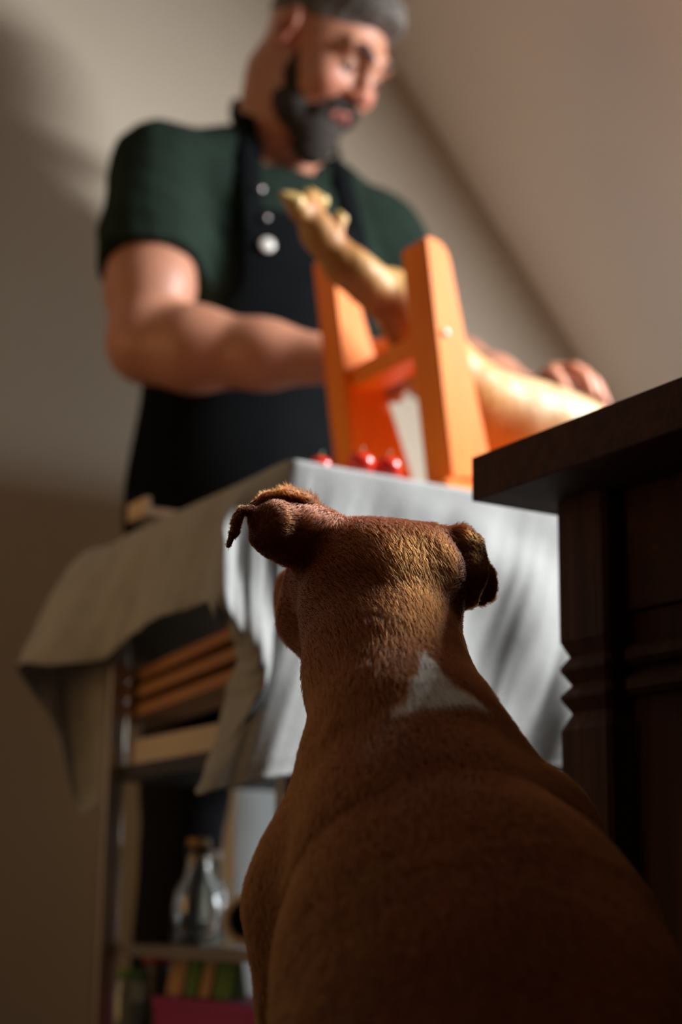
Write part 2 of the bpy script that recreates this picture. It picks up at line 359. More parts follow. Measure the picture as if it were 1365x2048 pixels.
# ------------------------------------------------------------------ kitchen cart
CX0, CX1, CY0, CY1, CZ = 0.885, 1.52, 1.58, 2.09, 0.80
LXY = ((CX0+0.014, CY0+0.014), (CX0+0.014, CY1-0.014), (CX1-0.014, CY0+0.014), (CX1-0.014, CY1-0.014))
t = thing('kitchen_cart', 'steel-legged kitchen cart with open shelves under the pale cloth', 'cart', ((CX0+CX1)/2, (CY0+CY1)/2, 0))
box('cart_top', (CX0, CY0, CZ-0.03), (CX1, CY1, CZ-0.002), M['paleboard'], t, 0.004)
for x, y in LXY:
    l = box('leg', (x-0.013, y-0.013, 0.03), (x+0.013, y+0.013, CZ-0.03), M['metal'], t, 0.003)
    box('foot', (x-0.015, y-0.015, 0), (x+0.015, y+0.015, 0.035), M['blackmetal'], l, 0.003)
S1, S2, S3 = 0.272, 0.50, 0.10
for z in (S1, S3):
    bm = bmesh.new()
    for (a, b) in (((CX0+0.02, CY0+0.02), (CX0+0.032, CY1-0.02)), ((CX1-0.032, CY0+0.02), (CX1-0.02, CY1-0.02)), ((CX0+0.02, CY0+0.02), (CX1-0.02, CY0+0.032)), ((CX0+0.02, CY1-0.032), (CX1-0.02, CY1-0.02))):
        b2 = box_bm((*a, z-0.014), (*b, z)); me = bpy.data.meshes.new('t'); b2.to_mesh(me); b2.free(); bm.from_mesh(me)
    sh = bmobj('shelf_rim', bm, M['metal'], t)
    box('shelf', (CX0+0.03, CY0+0.03, z-0.006), (CX1-0.03, CY1-0.03, z-0.001), M['glass'] if z == S1 else M['paleboard'], t)
box('shelf', (CX0+0.02, CY0+0.02, S2-0.02), (CX1-0.02, CY1-0.02, S2), M['blackmetal'], t)
tb = thing('storage_tray', 'long cream tray on the cart\'s middle shelf, under the wooden boards', 'tray', (1.2, 1.82, S2))
box('base', (CX0+0.028, CY0+0.05, S2+0.001), (CX1-0.05, CY1-0.05, S2+0.006), M['cream'], tb)
for a, b in (((CX0+0.028, CY0+0.05), (CX0+0.036, CY1-0.05)), ((CX0+0.037, CY0+0.05), (CX1-0.05, CY0+0.058)), ((CX0+0.037, CY1-0.058), (CX1-0.05, CY1-0.05))):
    box('side_panel', (*a, S2+0.006), (*b, S2+0.033), M['cream'], tb)
# three wooden slats leaning up toward the near end, resting in the tray
def beam(name, a, b, w, h, m, parent=None, bev=0.002):
    a, b = np.array(a, float), np.array(b, float); L = np.linalg.norm(b-a); d = (b-a)/L; s = nrm(np.cross(d, Zh)); u = np.cross(s, d)
    bm = box_bm((-L/2, -w/2, -h/2), (L/2, w/2, h/2), bev)
    R = Matrix(((d[0], -s[0], u[0], 0), (d[1], -s[1], u[1], 0), (d[2], -s[2], u[2], 0), (0, 0, 0, 1)))
    bm.transform(Matrix.Translation(Vector((a+b)/2)) @ R); return bmobj(name, bm, m, parent)
for k, (l, r, wd) in enumerate((((262, 1447), (470, 1372), 0.07), ((264, 1412), (470, 1330), 0.07), ((272, 1378), (475, 1288), 0.07))):
    a = P(*l, x=CX0+0.075); b = P(*r, x=CX0+0.075); b = b+(b-a)*0.3
    o = beam('cutting_board', a, b, wd, 0.016, M['board'])
    tag(o, ('lowest', 'middle', 'topmost')[k] + ' of the three brown wooden boards slanting across the cart\'s middle shelf', 'cutting board', 'wooden boards on the middle shelf')

# ------------------------------------------------------------------ things on the lower shelves
z = S1
g = P(392, 1880, x=1.02); gx, gy = g[0], g[1]
t = thing('glass_carafe', 'clear glass carafe with a cork stopper on the cart\'s glass shelf', 'carafe', (gx, gy, z))
prof = [(0.0, 0), (0.029, 0), (0.033, 0.004), (0.033, 0.05), (0.029, 0.07), (0.017, 0.09), (0.015, 0.11), (0.0185, 0.126), (0.0165, 0.126), (0.013, 0.11), (0.015, 0.09), (0.027, 0.069), (0.031, 0.05), (0.031, 0.006), (0.0, 0.004)]
lathe('glass_body', prof, (gx, gy, z+0.001), M['glass'], t)
lathe('cork', [(0.0, 0.112), (0.0125, 0.112), (0.0155, 0.128), (0.0155, 0.137), (0, 0.137)], (gx, gy, z+0.001), M['kraft'], t, 20)
g = P(425, 1880, x=1.10)
t = thing('slim_bottle', 'slim frosted bottle standing behind the corked carafe', 'bottle', (g[0], g[1], z))
lathe('glass_body', [(0, 0), (0.018, 0), (0.019, 0.004), (0.019, 0.07), (0.009, 0.09), (0.008, 0.115), (0.0, 0.115)], (g[0], g[1], z+0.001), M['frost'], t, 20)
lathe('cap', [(0, 0.1155), (0.009, 0.1155), (0.009, 0.126), (0, 0.126)], (g[0], g[1], z+0.001), M['white'], t, 16)
g = P(495, 1833, x=1.0); ax = nrm(-FW*[1, 1, 0]); R0 = 0.031
t = thing('wooden_bowl', 'round pale wooden bowl with a black inside lying on its side on the shelf', 'bowl', (g[0], g[1], z))
cc = np.array([g[0], g[1], z+R0+0.001]); 
lathe('bowl', [(0, -0.04), (0.016, -0.04), (0.024, -0.03), (R0, -0.005), (R0, 0.0), (0.0225, 0.0), (0.0215, -0.004)], cc, M['paleboard'], t, 32, ax)
lathe('lining', [(0.0222, -0.002), (0.019, -0.018), (0.010, -0.028), (0, -0.030)], cc, M['black'], t, 24, ax)
g = P(540, 1770, x=1.15)
t = thing('steel_tumbler', 'small grey tumbler on the shelf just left of the dog', 'tumbler', (g[0], g[1], z))
lathe('cup', [(0, 0), (0.02, 0), (0.024, 0.075), (0.022, 0.075), (0.0185, 0.004), (0, 0.003)], (g[0], g[1], z+0.001), M['metal'], t, 20)
lathe('rim', [(0.022, 0.075), (0.0245, 0.075), (0.0245, 0.079), (0.022, 0.079), (0.022, 0.075)], (g[0], g[1], z+0.001), M['white'], t, 20)
# bottom shelf
z = S3
def jar(px, r, h, glassm, lidm, lab, fill=None, x=0.97):
    g = P(px, 1980, x=x); t = thing('jar', lab, 'jar', (g[0], g[1], z), 'jars on the bottom shelf')
    lathe('glass_body', [(0, 0), (r*0.9, 0), (r, 0.005), (r, h*0.8), (r*0.8, h*0.9), (r*0.8, h*0.93), (0, h*0.93)], (g[0], g[1], z+0.001), glassm, t, 24)
    lathe('lid', [(0, h*0.935), (r*0.88, h*0.935), (r*0.9, h*0.95), (r*0.9, h), (r*0.86, h+0.002), (0, h+0.002)], (g[0], g[1], z+0.001), lidm, t, 24)
    if fill: lathe('contents', [(0, 0.006), (r*0.93, 0.006), (r*0.93, h*0.7), (0, h*0.7)], (g[0], g[1], z+0.001), fill, t, 20)
    return t
jar(258, 0.026, 0.135, M['frost'], M['green'], 'jar of pickles with a dull green lid beside the cart\'s rear leg', M['olive'], x=0.96)
jar(318, 0.027, 0.158, M['blackmetal'], M['red'], 'dark jar with a bright red lid under the glass shelf', x=1.0)
g = P(425, 1980, x=1.0)
t = thing('magenta_box', 'magenta box with a kraft label and green packs behind, on the bottom shelf', 'box', (g[0]+0.03, g[1], z))
gb = P(350, 2010, x=0.98); ge = P(528, 2010, x=0.93)
y1, y0 = gb[1], ge[1]
box('carton', (0.95, y0, z+0.001), (1.10, y1, z+0.106), M['purple'], t, 0.002)
box('lid_flap', (0.948, y0-0.002, z+0.096), (1.102, y1+0.002, z+0.1085), M['purple'], t, 0.001)
for k, (px, hh, w_, m_) in enumerate(((385, 0.046, 0.022, 'kraft'), (420, 0.052, 0.016, 'green'), (447, 0.044, 0.014, 'kraft'), (482, 0.052, 0.024, 'green'))):
    g = P(px, 1940, x=1.0); t = thing('spice_packet', ['brown packet standing at the rear end of the magenta box', 'narrow green packet between two brown ones on the magenta box', 'small tilted brown packet in the middle of the magenta box', 'green packet nearest the dog on the magenta box'][k], 'packet', (g[0], g[1], z+0.11), 'packets on the magenta box')
    x0 = 0.985; zz = z+0.110
    prism('pouch', [(x0-0.012, zz), (x0+0.012, zz), (x0+0.003, zz+hh), (x0-0.003, zz+hh)], 'y', g[1]-w_, g[1]+w_, M[m_], t, 0.001)
    prism('seal', [(x0-0.003, zz+hh-0.001), (x0+0.003, zz+hh-0.001), (x0+0.002, zz+hh+0.004), (x0-0.002, zz+hh+0.004)], 'y', g[1]-w_, g[1]+w_, M[m_], t)

# ------------------------------------------------------------------ white cabinet at the wall
t = thing('white_cabinet', 'white lacquered cabinet against the wall behind the man', 'cabinet', (1.75, 2.55, 0))
bx0 = P(466, 1650, y=2.44)[0]; bx1 = bx0+1.05
box('carcass', (bx0, 2.46, 0.06), (bx1, YW-0.016, 0.98), M['white'], t, 0.003)
box('plinth', (bx0+0.02, 2.49, 0), (bx1-0.02, YW-0.02, 0.06), M['white'], t)
for k in range(2):
    a = bx0+0.004+k*(bx1-bx0)/2; b = a+(bx1-bx0)/2-0.008
    d = box('door', (a, 2.44, 0.07), (b, 2.459, 0.77), M['white'], t, 0.002)
    hx = b-0.05 if k == 0 else a+0.05
    tube('handle', [(hx, 2.44, 0.55), (hx, 2.42, 0.55), (hx, 2.42, 0.67), (hx, 2.44, 0.67)], 0.004, M['metal'], d)
    d = box('drawer', (a, 2.44, 0.775), (b, 2.459, 0.975), M['white'], t, 0.002)
    tube('handle', [((a+b)/2-0.06, 2.44, 0.88), ((a+b)/2-0.06, 2.42, 0.88), ((a+b)/2+0.06, 2.42, 0.88), ((a+b)/2+0.06, 2.44, 0.88)], 0.004, M['metal'], d)

# ------------------------------------------------------------------ linen cloth over the cart
CT = CZ+0.004
def skirt_cols():
    cols = []
    def col(*pts): cols.append([np.array(p, float) for p in pts])
    def px(a, b, **k): return P(a, b, **k)
    # far end of the back edge, going toward the back-left corner
    for y_ in (1.72, 1.92): col((CX1+0.005, y_, CT), (CX1+0.012, y_, 0.76), (CX1+0.016, y_, 0.72), (CX1+0.02, y_, 0.67), (CX1+0.022, y_, 0.62))
    col((CX1-0.02, 2.085, CT), (CX1, 2.10, 0.77), (CX1, 2.105, 0.74), (CX1, 2.105, 0.71), (CX1, 2.105, 0.68))
    col((1.20, 2.078, CT), (1.20, 2.09, 0.79), (1.20, 2.092, 0.77), (1.20, 2.092, 0.75), (1.20, 2.092, 0.73))
    col((1.02, 2.078, CT), (1.00, 2.10, 0.76), (0.99, 2.11, 0.70), (0.98, 2.11, 0.64), (0.97, 2.11, 0.57))
    # back-left flap
    col((0.93, 2.085, CT), px(190, 1160, D=2.33), px(160, 1330, D=2.34), px(165, 1490, D=2.33), px(172, 1635, D=2.31))
    col((0.905, 2.085, CT), px(170, 1120, D=2.30), px(110, 1215, D=2.31), px(80, 1310, D=2.31), px(110, 1460, D=2.32))
    col((0.893, 2.08, CT), px(178, 1105, D=2.26), px(120, 1165, D=2.27), px(75, 1250, D=2.28), px(35, 1335, D=2.28))
    col((0.885, 2.06, CT), px(205, 1120, D=2.22), px(165, 1180, D=2.22), px(130, 1260, D=2.22), px(105, 1330, D=2.23))
    # left side, short drop
    def side(y, hx, hy, out=0.012):
        top = np.array([CX0-0.003, y, CT]); hem = px(hx, hy, x=CX0-out-0.008)
        pts = [top]
        for k in (1, 2, 3, 4):
            q = top+(hem-top)*k/4; q[0] = CX0-0.005-out*(k/4); pts.append(q)
        col(*pts)
    side(1.99, 205, 1314, 0.02); side(1.92, 262, 1262, 0.010); side(1.86, 318, 1232, 0.022); side(1.79, 372, 1215, 0.010); side(1.72, 415, 1203, 0.02)
    # near corner: flap, crease and the curled-back part
    col((CX0-0.004, 1.655, CT), px(450, 1030, D=1.80), px(446, 1090, D=1.77), px(436, 1150, D=1.755), px(422, 1222, D=1.74))
    col((CX0-0.006, 1.62, CT), px(482, 1040, D=1.80), px(472, 1120, D=1.78), px(468, 1245, D=1.745), px(462, 1275, D=1.80))
    col((CX0-0.006, 1.60, CT), px(515, 1040, D=1.80), px(508, 1160, D=1.775), px(514, 1312, D=1.745), px(466, 1330, D=1.83))
    col((CX0-0.005, 1.583, CT), px(545, 1050, D=1.80), px(540, 1190, D=1.785), px(528, 1365, D=1.752), px(448, 1400, D=1.85))
    col((CX0+0.000, CY0-0.006, CT), px(570, 1060, D=1.80), px(560, 1230, D=1.79), px(500, 1425, D=1.765), px(412, 1530, D=1.83))
    col((CX0+0.015, CY0-0.007, CT), px(590, 1080, D=1.80), px(580, 1240, D=1.80), px(500, 1440, D=1.775), px(393, 1588, D=1.775))
    # front, long drop
    for i, (tx_, hx, hy, o) in enumerate(((0.92, 470, 1572, 0.012), (0.96, 545, 1557, 0.03), (1.00, 620, 1548, 0.010), (1.05, 690, 1545, 0.035), (1.10, 770, 1542, 0.008), (1.15, 850, 1540, 0.035), (1.20, 920, 1538, 0.010), (1.25, 985, 1537, 0.03), (1.30, 1050, 1536, 0.006), (1.35, 1110, 1536, 0.025), (1.41, 1175, 1536, 0.008), (1.49, 1265, 1536, 0.03))):
        top = np.array([tx_, CY0-0.006, CT]); hem = px(hx, hy, y=CY0-0.012-o); pts = [top]
        for k in (1, 2, 3, 4):
            q = top+(hem-top)*(k/4); q[1] = CY0-0.008-o*(k/4)**0.8; pts.append(q)
        col(*pts)
    col((CX1+0.004, CY0+0.02, CT), (CX1+0.012, 1.60, 0.72), (CX1+0.03, 1.60, 0.62), (CX1+0.045, 1.61, 0.50), (CX1+0.05, 1.62, 0.40))
    for y_ in (1.66, 1.72): col((CX1+0.005, y_, CT), (CX1+0.012, y_, 0.76), (CX1+0.016, y_, 0.72), (CX1+0.02, y_, 0.67), (CX1+0.022, y_, 0.62))
    return cols
cols = skirt_cols()
NS, NT = 260, 46
tops = catmull([c[0] for c in cols], NS)
grid = np.zeros((NS, NT, 3))
mid = [catmull([c[k] for c in cols], NS) for k in range(5)]
for i in range(NS): grid[i] = catmull([mid[k][i] for k in range(5)], NT)
# fine wrinkles
G = grid.reshape(-1, 3); tt = np.tile(np.linspace(0, 1, NT), NS)
ss = np.repeat(np.linspace(0, 1, NS), NT)
nx_ = np.gradient(grid, axis=0); ny_ = np.gradient(grid, axis=1); Nn = np.cross(nx_, ny_).reshape(-1, 3); Nn /= np.linalg.norm(Nn, axis=1)[:, None]+1e-9
wr = (0.0015*np.sin(ss*150+3*np.sin(tt*3))+0.0012*np.sin(ss*330+tt*5+2*np.sin(ss*40))+0.004*vnoise(G, 22, 3)+0.0022*vnoise(G, 60, 5)+0.007*np.sin(28*(G[:, 0]+0.85*G[:, 2])+2*vnoise(G, 9, 6))*sfn(G[:, 0], 0.93, 1.02))*sfn(tt, 0.02, 0.3)
G = G+Nn*wr[:, None]; G[:, 2] = np.where(tt < 0.08, np.minimum(G[:, 2], CT+0.004), G[:, 2]); G = G+Nn*(0.0014*(tt > 0.945))[:, None]; grid = G.reshape(NS, NT, 3)
# top sheet: shrink the top line inward to a centre line
ctr = np.array([1.35, 1.83, CT+0.002]); NI = 10
rows = []
for j in range(NI, 0, -1):
    f_ = j/NI; L = tops.copy(); inner = np.stack([np.clip(L[:, 0], 0.97, 1.44), np.full(NS, 1.83), np.full(NS, CT)], 1)
    q = L+(inner-L)*f_; q[:, 2] = CT+0.003*np.sin(q[:, 0]*40)*np.sin(q[:, 1]*35)*f_+0.002; rows.append(q)
allr = np.concatenate([np.stack(rows, 1), grid], 1); R_ = allr.shape[1]
F = [(i*R_+j, (i+1)*R_+j, (i+1)*R_+j+1, i*R_+j+1) for i in range(NS-1) for j in range(R_-1)]
o = mesh_pd('tablecloth', allr.reshape(-1, 3), F, M['linen'], None, True)
md = o.modifiers.new('thick', 'SOLIDIFY'); md.thickness = 0.0016; md.offset = 0
tag(o, 'pale grey linen cloth draped over the kitchen cart', 'tablecloth')
# stitched hem band
bt = thing('serving_board', 'pale wooden tray corner sticking out behind the cloth at the cart\'s rear end', 'tray', (0.98, 2.03, CZ))
pa = P(254, 1045, D=2.235); pb = P(254, 1010, D=2.235)
box('tray_base', (pa[0], pa[1]-0.06, pa[2]), (pa[0]+0.2, pa[1]+0.0, pa[2]+0.007), M['paleboard'], bt, 0.001)
box('tray_side', (pa[0], pa[1]-0.06, pa[2]+0.007), (pa[0]+0.008, pa[1], pb[2]), M['paleboard'], bt, 0.001)
box('tray_side', (pa[0]+0.008, pa[1]-0.008, pa[2]+0.007), (pa[0]+0.2, pa[1], pb[2]), M['paleboard'], bt, 0.001)

# ------------------------------------------------------------------ tomatoes
for k, (px, py, r, lab) in enumerate(((640, 925, 0.0145, 'small red tomato farthest left, sunk behind the cloth edge'), (722, 930, 0.0165, 'small red tomato with a stem, in the middle of the three'), (776, 938, 0.0165, 'small red tomato nearest the right-hand post of the ham stand'))):
    c = P(px, py, z=CT+r*0.92); 
    if k == 0: c = P(px, 935, z=CT+r*0.92)
    t = thing('tomato', lab, 'tomato', (c[0], c[1], CT), 'tomatoes on the cloth')
    lathe('fruit', [(0.0, -r*0.9)]+[(r*math.sin(a), -r*0.92*math.cos(a)) for a in np.linspace(0.25, PI-0.3, 16)]+[(0.0, r*0.78)], c, M['tomato'], t, 28)
    bm = bmesh.new()
    for q in range(5):
        a = q*2*PI/5+k; v = [bm.verts.new((c[0]+math.cos(a+s)*d, c[1]+math.sin(a+s)*d, c[2]+zz)) for s, d, zz in ((-0.5, 0.003, r*0.86), (0, r*0.62, r*0.84), (0.5, 0.003, r*0.86))]; bm.faces.new(v)
    bmobj('calyx', bm, M['stem'], t)
    tube('stalk', [c+[0, 0, r*0.8], c+[0.001, 0, r*1.1], c+[0.004, 0.001, r*1.35]], [0.0014, 0.0012, 0.0016], M['stem'], t, 6)

# ------------------------------------------------------------------ ham stand
YR, YL = CY0+0.045, CY0+0.27       # near post, far post (front faces)
def post(y0, dy, pts, name='post'):
    poly = [(P(a, b, y=y0)[0], P(a, b, y=y0)[2]) for a, b in pts]
    poly = [(x, max(z_, CT+0.024)) for x, z_ in poly]
    return prism(name, poly, 'y', y0, y0+dy, M['orange'], stand, 0.002)
b0 = P(905, 958, z=CT+0.02)
stand = thing('ham_stand', 'orange varnished wooden ham stand with two tall posts', 'stand', (1.2, YR+0.1, CT))
pr = post(YR, 0.056, [(905, 958), (851, 476), (856, 471), (866, 474), (884, 484), (896, 500), (903, 520), (945, 740), (990, 958)])
tag(pr, 'near post, rounded at its top corner')
post(YL, 0.05, [(712, 958), (662, 505), (668, 500), (690, 515), (702, 540), (760, 740), (828, 958)])
pl_x = P(712, 900, y=YL)[0]; pr_x = P(905, 900, y=YR)[0]
# base board and feet
prism('base_board', [(pr_x-0.02, YR-0.015), (pr_x+0.37, YR-0.015), (pr_x+0.37, YL+0.07), (pr_x-0.02, YL+0.07)], 'z', CT+0.003, CT+0.023, M['orange'], stand, 0.003)
c0 = P(700, 700, y=YL); c1 = P(835, 690, y=YR+0.05)
zb = (P(830, 700, y=YR+0.05))[2]
xb = P(832, 690, y=YR+0.056)[0]+0.03
box('crossbar', (xb-0.022, YR+0.054, zb), (xb+0.022, YL+0.002, zb+0.03), M['orange'], stand, 0.003)
sp = P(892, 665, y=YR)
lathe('screw', [(0, 0.003), (0.003, 0.003), (0.005, 0.001), (0.005, 0)], sp, M['button'], stand, 16, (0, -1, 0))
box('plate', (pr_x+0.26, (YR+YL)/2-0.02, CT+0.023), (pr_x+0.36, (YR+YL)/2+0.07, CT+0.03), M['blade'], stand, 0.001)
for k in range(3): lathe('spike', [(0.003, 0), (0.0028, 0.06), (0, 0.085)], (pr_x+0.28+0.03*k, (YR+YL)/2+0.02, CT+0.03), M['blade'], stand, 8)

# ------------------------------------------------------------------ the ham
YH = (YR+YL)/2+0.03
def hp(a, b, dy=0): return P(a, b, y=YH+dy)
S = SDF()
S.chain([hp(612, 415), hp(640, 470), hp(690, 530), hp(745, 575), hp(800, 615)], [0.019, 0.022, 0.026, 0.028, 0.032], 0.012)
S.ell(hp(790, 570), 0.020, k=0.02).ell(hp(722, 545, -0.01), 0.021, k=0.02)           # hock knob
S.chain([hp(800, 615), hp(870, 725), hp(960, 812), hp(1020, 845)], [0.034, 0.046, 0.054, 0.060], 0.015)
ra = hp(1200, 905)-hp(1020, 840); a1 = nrm(ra); a2 = np.array([0, 1.0, 0]); a2 = nrm(a2-a1*np.dot(a1, a2)); a3 = np.cross(a1, a2)
S.ell(hp(1090, 862), (0.13, 0.075, 0.062), np.stack([a1, a2, a3], 1), 0.02)
S.ell(hp(1150, 885), (0.09, 0.065, 0.055), np.stack([a1, a2, a3], 1), 0.02)
S.chain([hp(600, 420, -0.010), hp(583, 398, -0.012)], [0.014, 0.011], 0.008).chain([hp(622, 410, 0.008), hp(622, 392, 0.006)], [0.014, 0.011], 0.008)
S.chain([hp(672, 480, 0.012), hp(680, 440, 0.014)], [0.011, 0.009], 0.006)
def hamn(X, d): return d+0.0018*vnoise(X, 90, 2)+0.0008*vnoise(X, 220, 4)
X, Fq = surf(S, 0.005, hamn)
fat = np.array([0.55, 0.33, 0.11]); pale = np.array([0.58, 0.43, 0.25]); brown = np.array([0.36, 0.11, 0.035])
n1 = vnoise(X, 28, 8); t_ = sfn(X[:, 0], hp(800, 0)[0]-0.02, hp(980, 0)[0])
col = fat+(pale-fat)*(t_*sfn(n1, -0.4, 0.3))[:, None]
br = sfn(vnoise(X, 30, 9), 0.0, 0.45)*0.75; hk = sfn(-np.abs(X[:, 0]-hp(770, 600)[0]), -0.05, -0.01)*sfn(-(X[:, 2]-hp(770, 590)[2]), -0.01, 0.02)
br = np.maximum(br*0.8, hk*0.9); col = col+(brown-col)*br[:, None]
ham = thing('cured_ham', 'whole cured ham leg with its trotter, held in the orange stand', 'ham', (hp(1070, 850)[0], YH, CT+0.03))
npmesh('meat', X, Fq, M['ham'], ham, col)
def blob(name, prims, h, m, parent, col=None, fn=None):
    s = SDF()
    for p in prims: (s.ell if len(p) < 5 else s.cone)(*p)
    X, Fq = surf(s, h, fn); return npmesh(name, X, Fq, m, parent, None if col is None else np.tile(col, (len(X), 1)))
for a, b, dy in (((592, 405), (568, 391), -0.016), ((618, 398), (612, 388), 0.004), ((640, 402), (634, 391), 0.016)):
    blob('toe', [(hp(*a, dy), hp(*b, dy), 0.012, 0.006, 0.005)], 0.0025, M['hoof'], ham)
blob('dewclaw', [(hp(681, 438, 0.016), hp(678, 428, 0.018), 0.010, 0.005, 0.004)], 0.0025, M['hoof'], ham)
# twine round the hock
# ------------------------------------------------------------------ the man
man = thing('person', 'bearded man in dark green T-shirt and black apron carving a ham, looking down', 'person', (1.22, 2.27, 0))
SR = np.array([1.015, 2.27, 1.465]); SL = np.array([1.415, 2.25, 1.435])
ER = P(292, 690, D=2.36); WR = P(690, 722, D=2.27); HR = P(765, 742, D=2.235)
EL = P(862, 735, y=2.24); WL_ = P(1070, 800, y=1.95); HL = P(1140, 765, y=1.87)
NB = np.array([1.235, 2.285, 1.535]); K = 1.10
hf = nrm((0.34, -0.74, -0.74)); hl = nrm(np.cross(Zh, hf)+0.03*Zh); hl = nrm(hl-hf*np.dot(hl, hf)); hu = np.cross(hf, hl); hu = hu if hu[2] > 0 else -hu
hl = np.cross(hf, hu) if np.dot(np.cross(hf, hu), (1, 0, 0)) > 0 else -np.cross(hf, hu)
HM = np.stack([hl, hf, hu], 1)
HC = P(735, 200, y=2.06)-(hf*0.120-hu*0.018)*K
def hd(x, y, z): return HC+hl*x+hf*y+hu*z
def hdk(x, y, z): return HC+(hl*x+hf*y+hu*z)*K
def hsc(S, n0=0):
    for i in range(n0, len(S.p)):
        q = S.p[i]; f = lambda c: HC+(c-HC)*K
        if q[0] == 'e': S.p[i] = ('e', f(q[1]), q[2]*K, q[3], q[4]*K, q[5])
        elif q[0] == 'c': S.p[i] = ('c', f(q[1]), f(q[2]), q[3]*K, q[4]*K, q[5], q[6]*K, q[7])
        else: S.p[i] = ('h', f(q[1]))+q[2:]
    return S
def head(S, g=0.0):
    S.ell(hd(0, -0.022, 0.035), (0.076+g, 0.098+g, 0.088+g), HM, 0.03)
    S.ell(hd(0, 0.028, -0.022), (0.064+g, 0.066+g, 0.086+g), HM, 0.03)
    S.ell(hd(0, 0.030, -0.078), (0.052+g, 0.052+g, 0.038+g), HM, 0.02)
    return S
S = SDF()
S.ell((1.22, 2.29, 0.98), (0.175, 0.125, 0.14), k=0.05).ell((1.22, 2.265, 1.12), (0.170, 0.135, 0.17), k=0.06).ell((1.22, 2.275, 1.33), (0.195, 0.125, 0.17), k=0.06)
S.cone((1.06, 2.28, 1.46), (1.38, 2.28, 1.46), 0.075, 0.075, 0.06)
S.cone(NB+[-0.01, 0.0, -0.03], hdk(0, -0.045, -0.06), 0.070, 0.066, 0.03).chain([SR+[0.03, 0, 0.0], NB+[-0.06, 0.01, -0.02], NB], [0.05, 0.055, 0.06], 0.03).chain([SL+[-0.03, 0, 0.0], NB+[0.06, 0.01, -0.03], NB], [0.05, 0.055, 0.06], 0.03)
n0 = len(S.p); head(S)
S.ell(hd(0, 0.078, -0.098), (0.026, 0.018, 0.02), HM, 0.02)
S.cone(hd(-0.042, 0.078, 0.034), hd(0, 0.089, 0.030), 0.011, 0.012, 0.018).cone(hd(0.042, 0.078, 0.034), hd(0, 0.089, 0.030), 0.011, 0.012, 0.018)
for s in (-1, 1):
    S.ell(hd(s*0.033, 0.096, 0.010), 0.014, k=0.014, op='s')
    S.ell(hd(s*0.040, 0.066, -0.022), (0.024, 0.022, 0.022), HM, 0.02)
    S.ell(hd(s*0.0315, 0.074, 0.011), 0.0145, k=0.004)
S.cone(hd(0, 0.088, 0.022), hd(0, 0.112, -0.018), 0.0085, 0.012, 0.012)
for s in (-1, 1): S.ell(hd(s*0.012, 0.103, -0.024), (0.009, 0.011, 0.008), HM, 0.008)
S.cone(hd(-0.018, 0.088, -0.052), hd(0.018, 0.088, -0.052), 0.008, 0.008, 0.008)
for s in (-1, 1):
    er = np.stack([nrm(hl*s+hf*-0.35), nrm(hf+hl*s*0.35), hu], 1)
    S.ell(hd(s*0.079, -0.018, 0.004), (0.010, 0.020, 0.034), er, 0.008).ell(hd(s*0.086, -0.012, 0.008), (0.006, 0.011, 0.019), er, 0.004, 's')
hsc(S, n0)
# arms with shape
def arm(S, sh, el, wr, g=0.0, only=None):
    d1 = nrm(el-sh); d2 = nrm(wr-el)
    S.ell(sh+[0, 0, 0.0], (0.068+g, 0.070+g, 0.070+g), k=0.03)
    S.chain([sh, sh+(el-sh)*0.35, sh+(el-sh)*0.7, el], [0.068+g, 0.070+g, 0.066+g, 0.052+g], 0.02)
    if only == 'upper': return S
    S.chain([el, el+(wr-el)*0.25, el+(wr-el)*0.6, wr], [0.052, 0.060, 0.047, 0.032], 0.03)
    return S
arm(S, SR, ER, WR); arm(S, SL, EL, WL_)
def hand(S, w, palm, pdir, fingers, thumb):
    """w wrist, palm centre, fingers: list of 4 (3-point chains), thumb chain"""
    S.cone(w, palm, 0.029, 0.030, 0.02, fl=(pdir, 0.75))
    for f_ in fingers: S.cone(palm*0.7+w*0.3, f_[0], 0.014, 0.0105, 0.008); S.chain(f_, [0.0105, 0.0098, 0.0088, 0.0075][:len(f_)], 0.004)
    S.chain(thumb, [0.017, 0.012, 0.010, 0.0085], 0.008)
# right hand round the knife handle
hdir = nrm(HR-WR); KD = nrm(np.array([0.96, -0.12, -0.12]))
palm = WR+hdir*0.055+np.array([0, 0, -0.004])
side = nrm(np.cross(hdir, Zh)); upn = np.cross(side, hdir); upn = upn if upn[2] > 0 else -upn
fg = []
for k in range(4):
    u = (1.5-k)*0.0195; L = (1.0, 1.08, 1.0, 0.82)[k]
    b = palm+hdir*(0.040-0.003*abs(k-1))+upn*u*1.0+Rh*0.0
    c1 = b+(hdir*0.022-Fh*0.022)*L; c2 = c1+(-Fh*0.008-hdir*0.024)*L*0.9; c3 = c2+(Fh*0.012-hdir*0.014)*L*0.8
    fg.append([b, c1, c2, c3])
th = [WR+hdir*0.03+upn*0.022, palm+upn*0.040+hdir*0.012, palm+upn*0.046+hdir*0.040-Fh*0.008, palm+upn*0.036+hdir*0.062-Fh*0.018]
hand(S, WR, palm, side, fg, th)
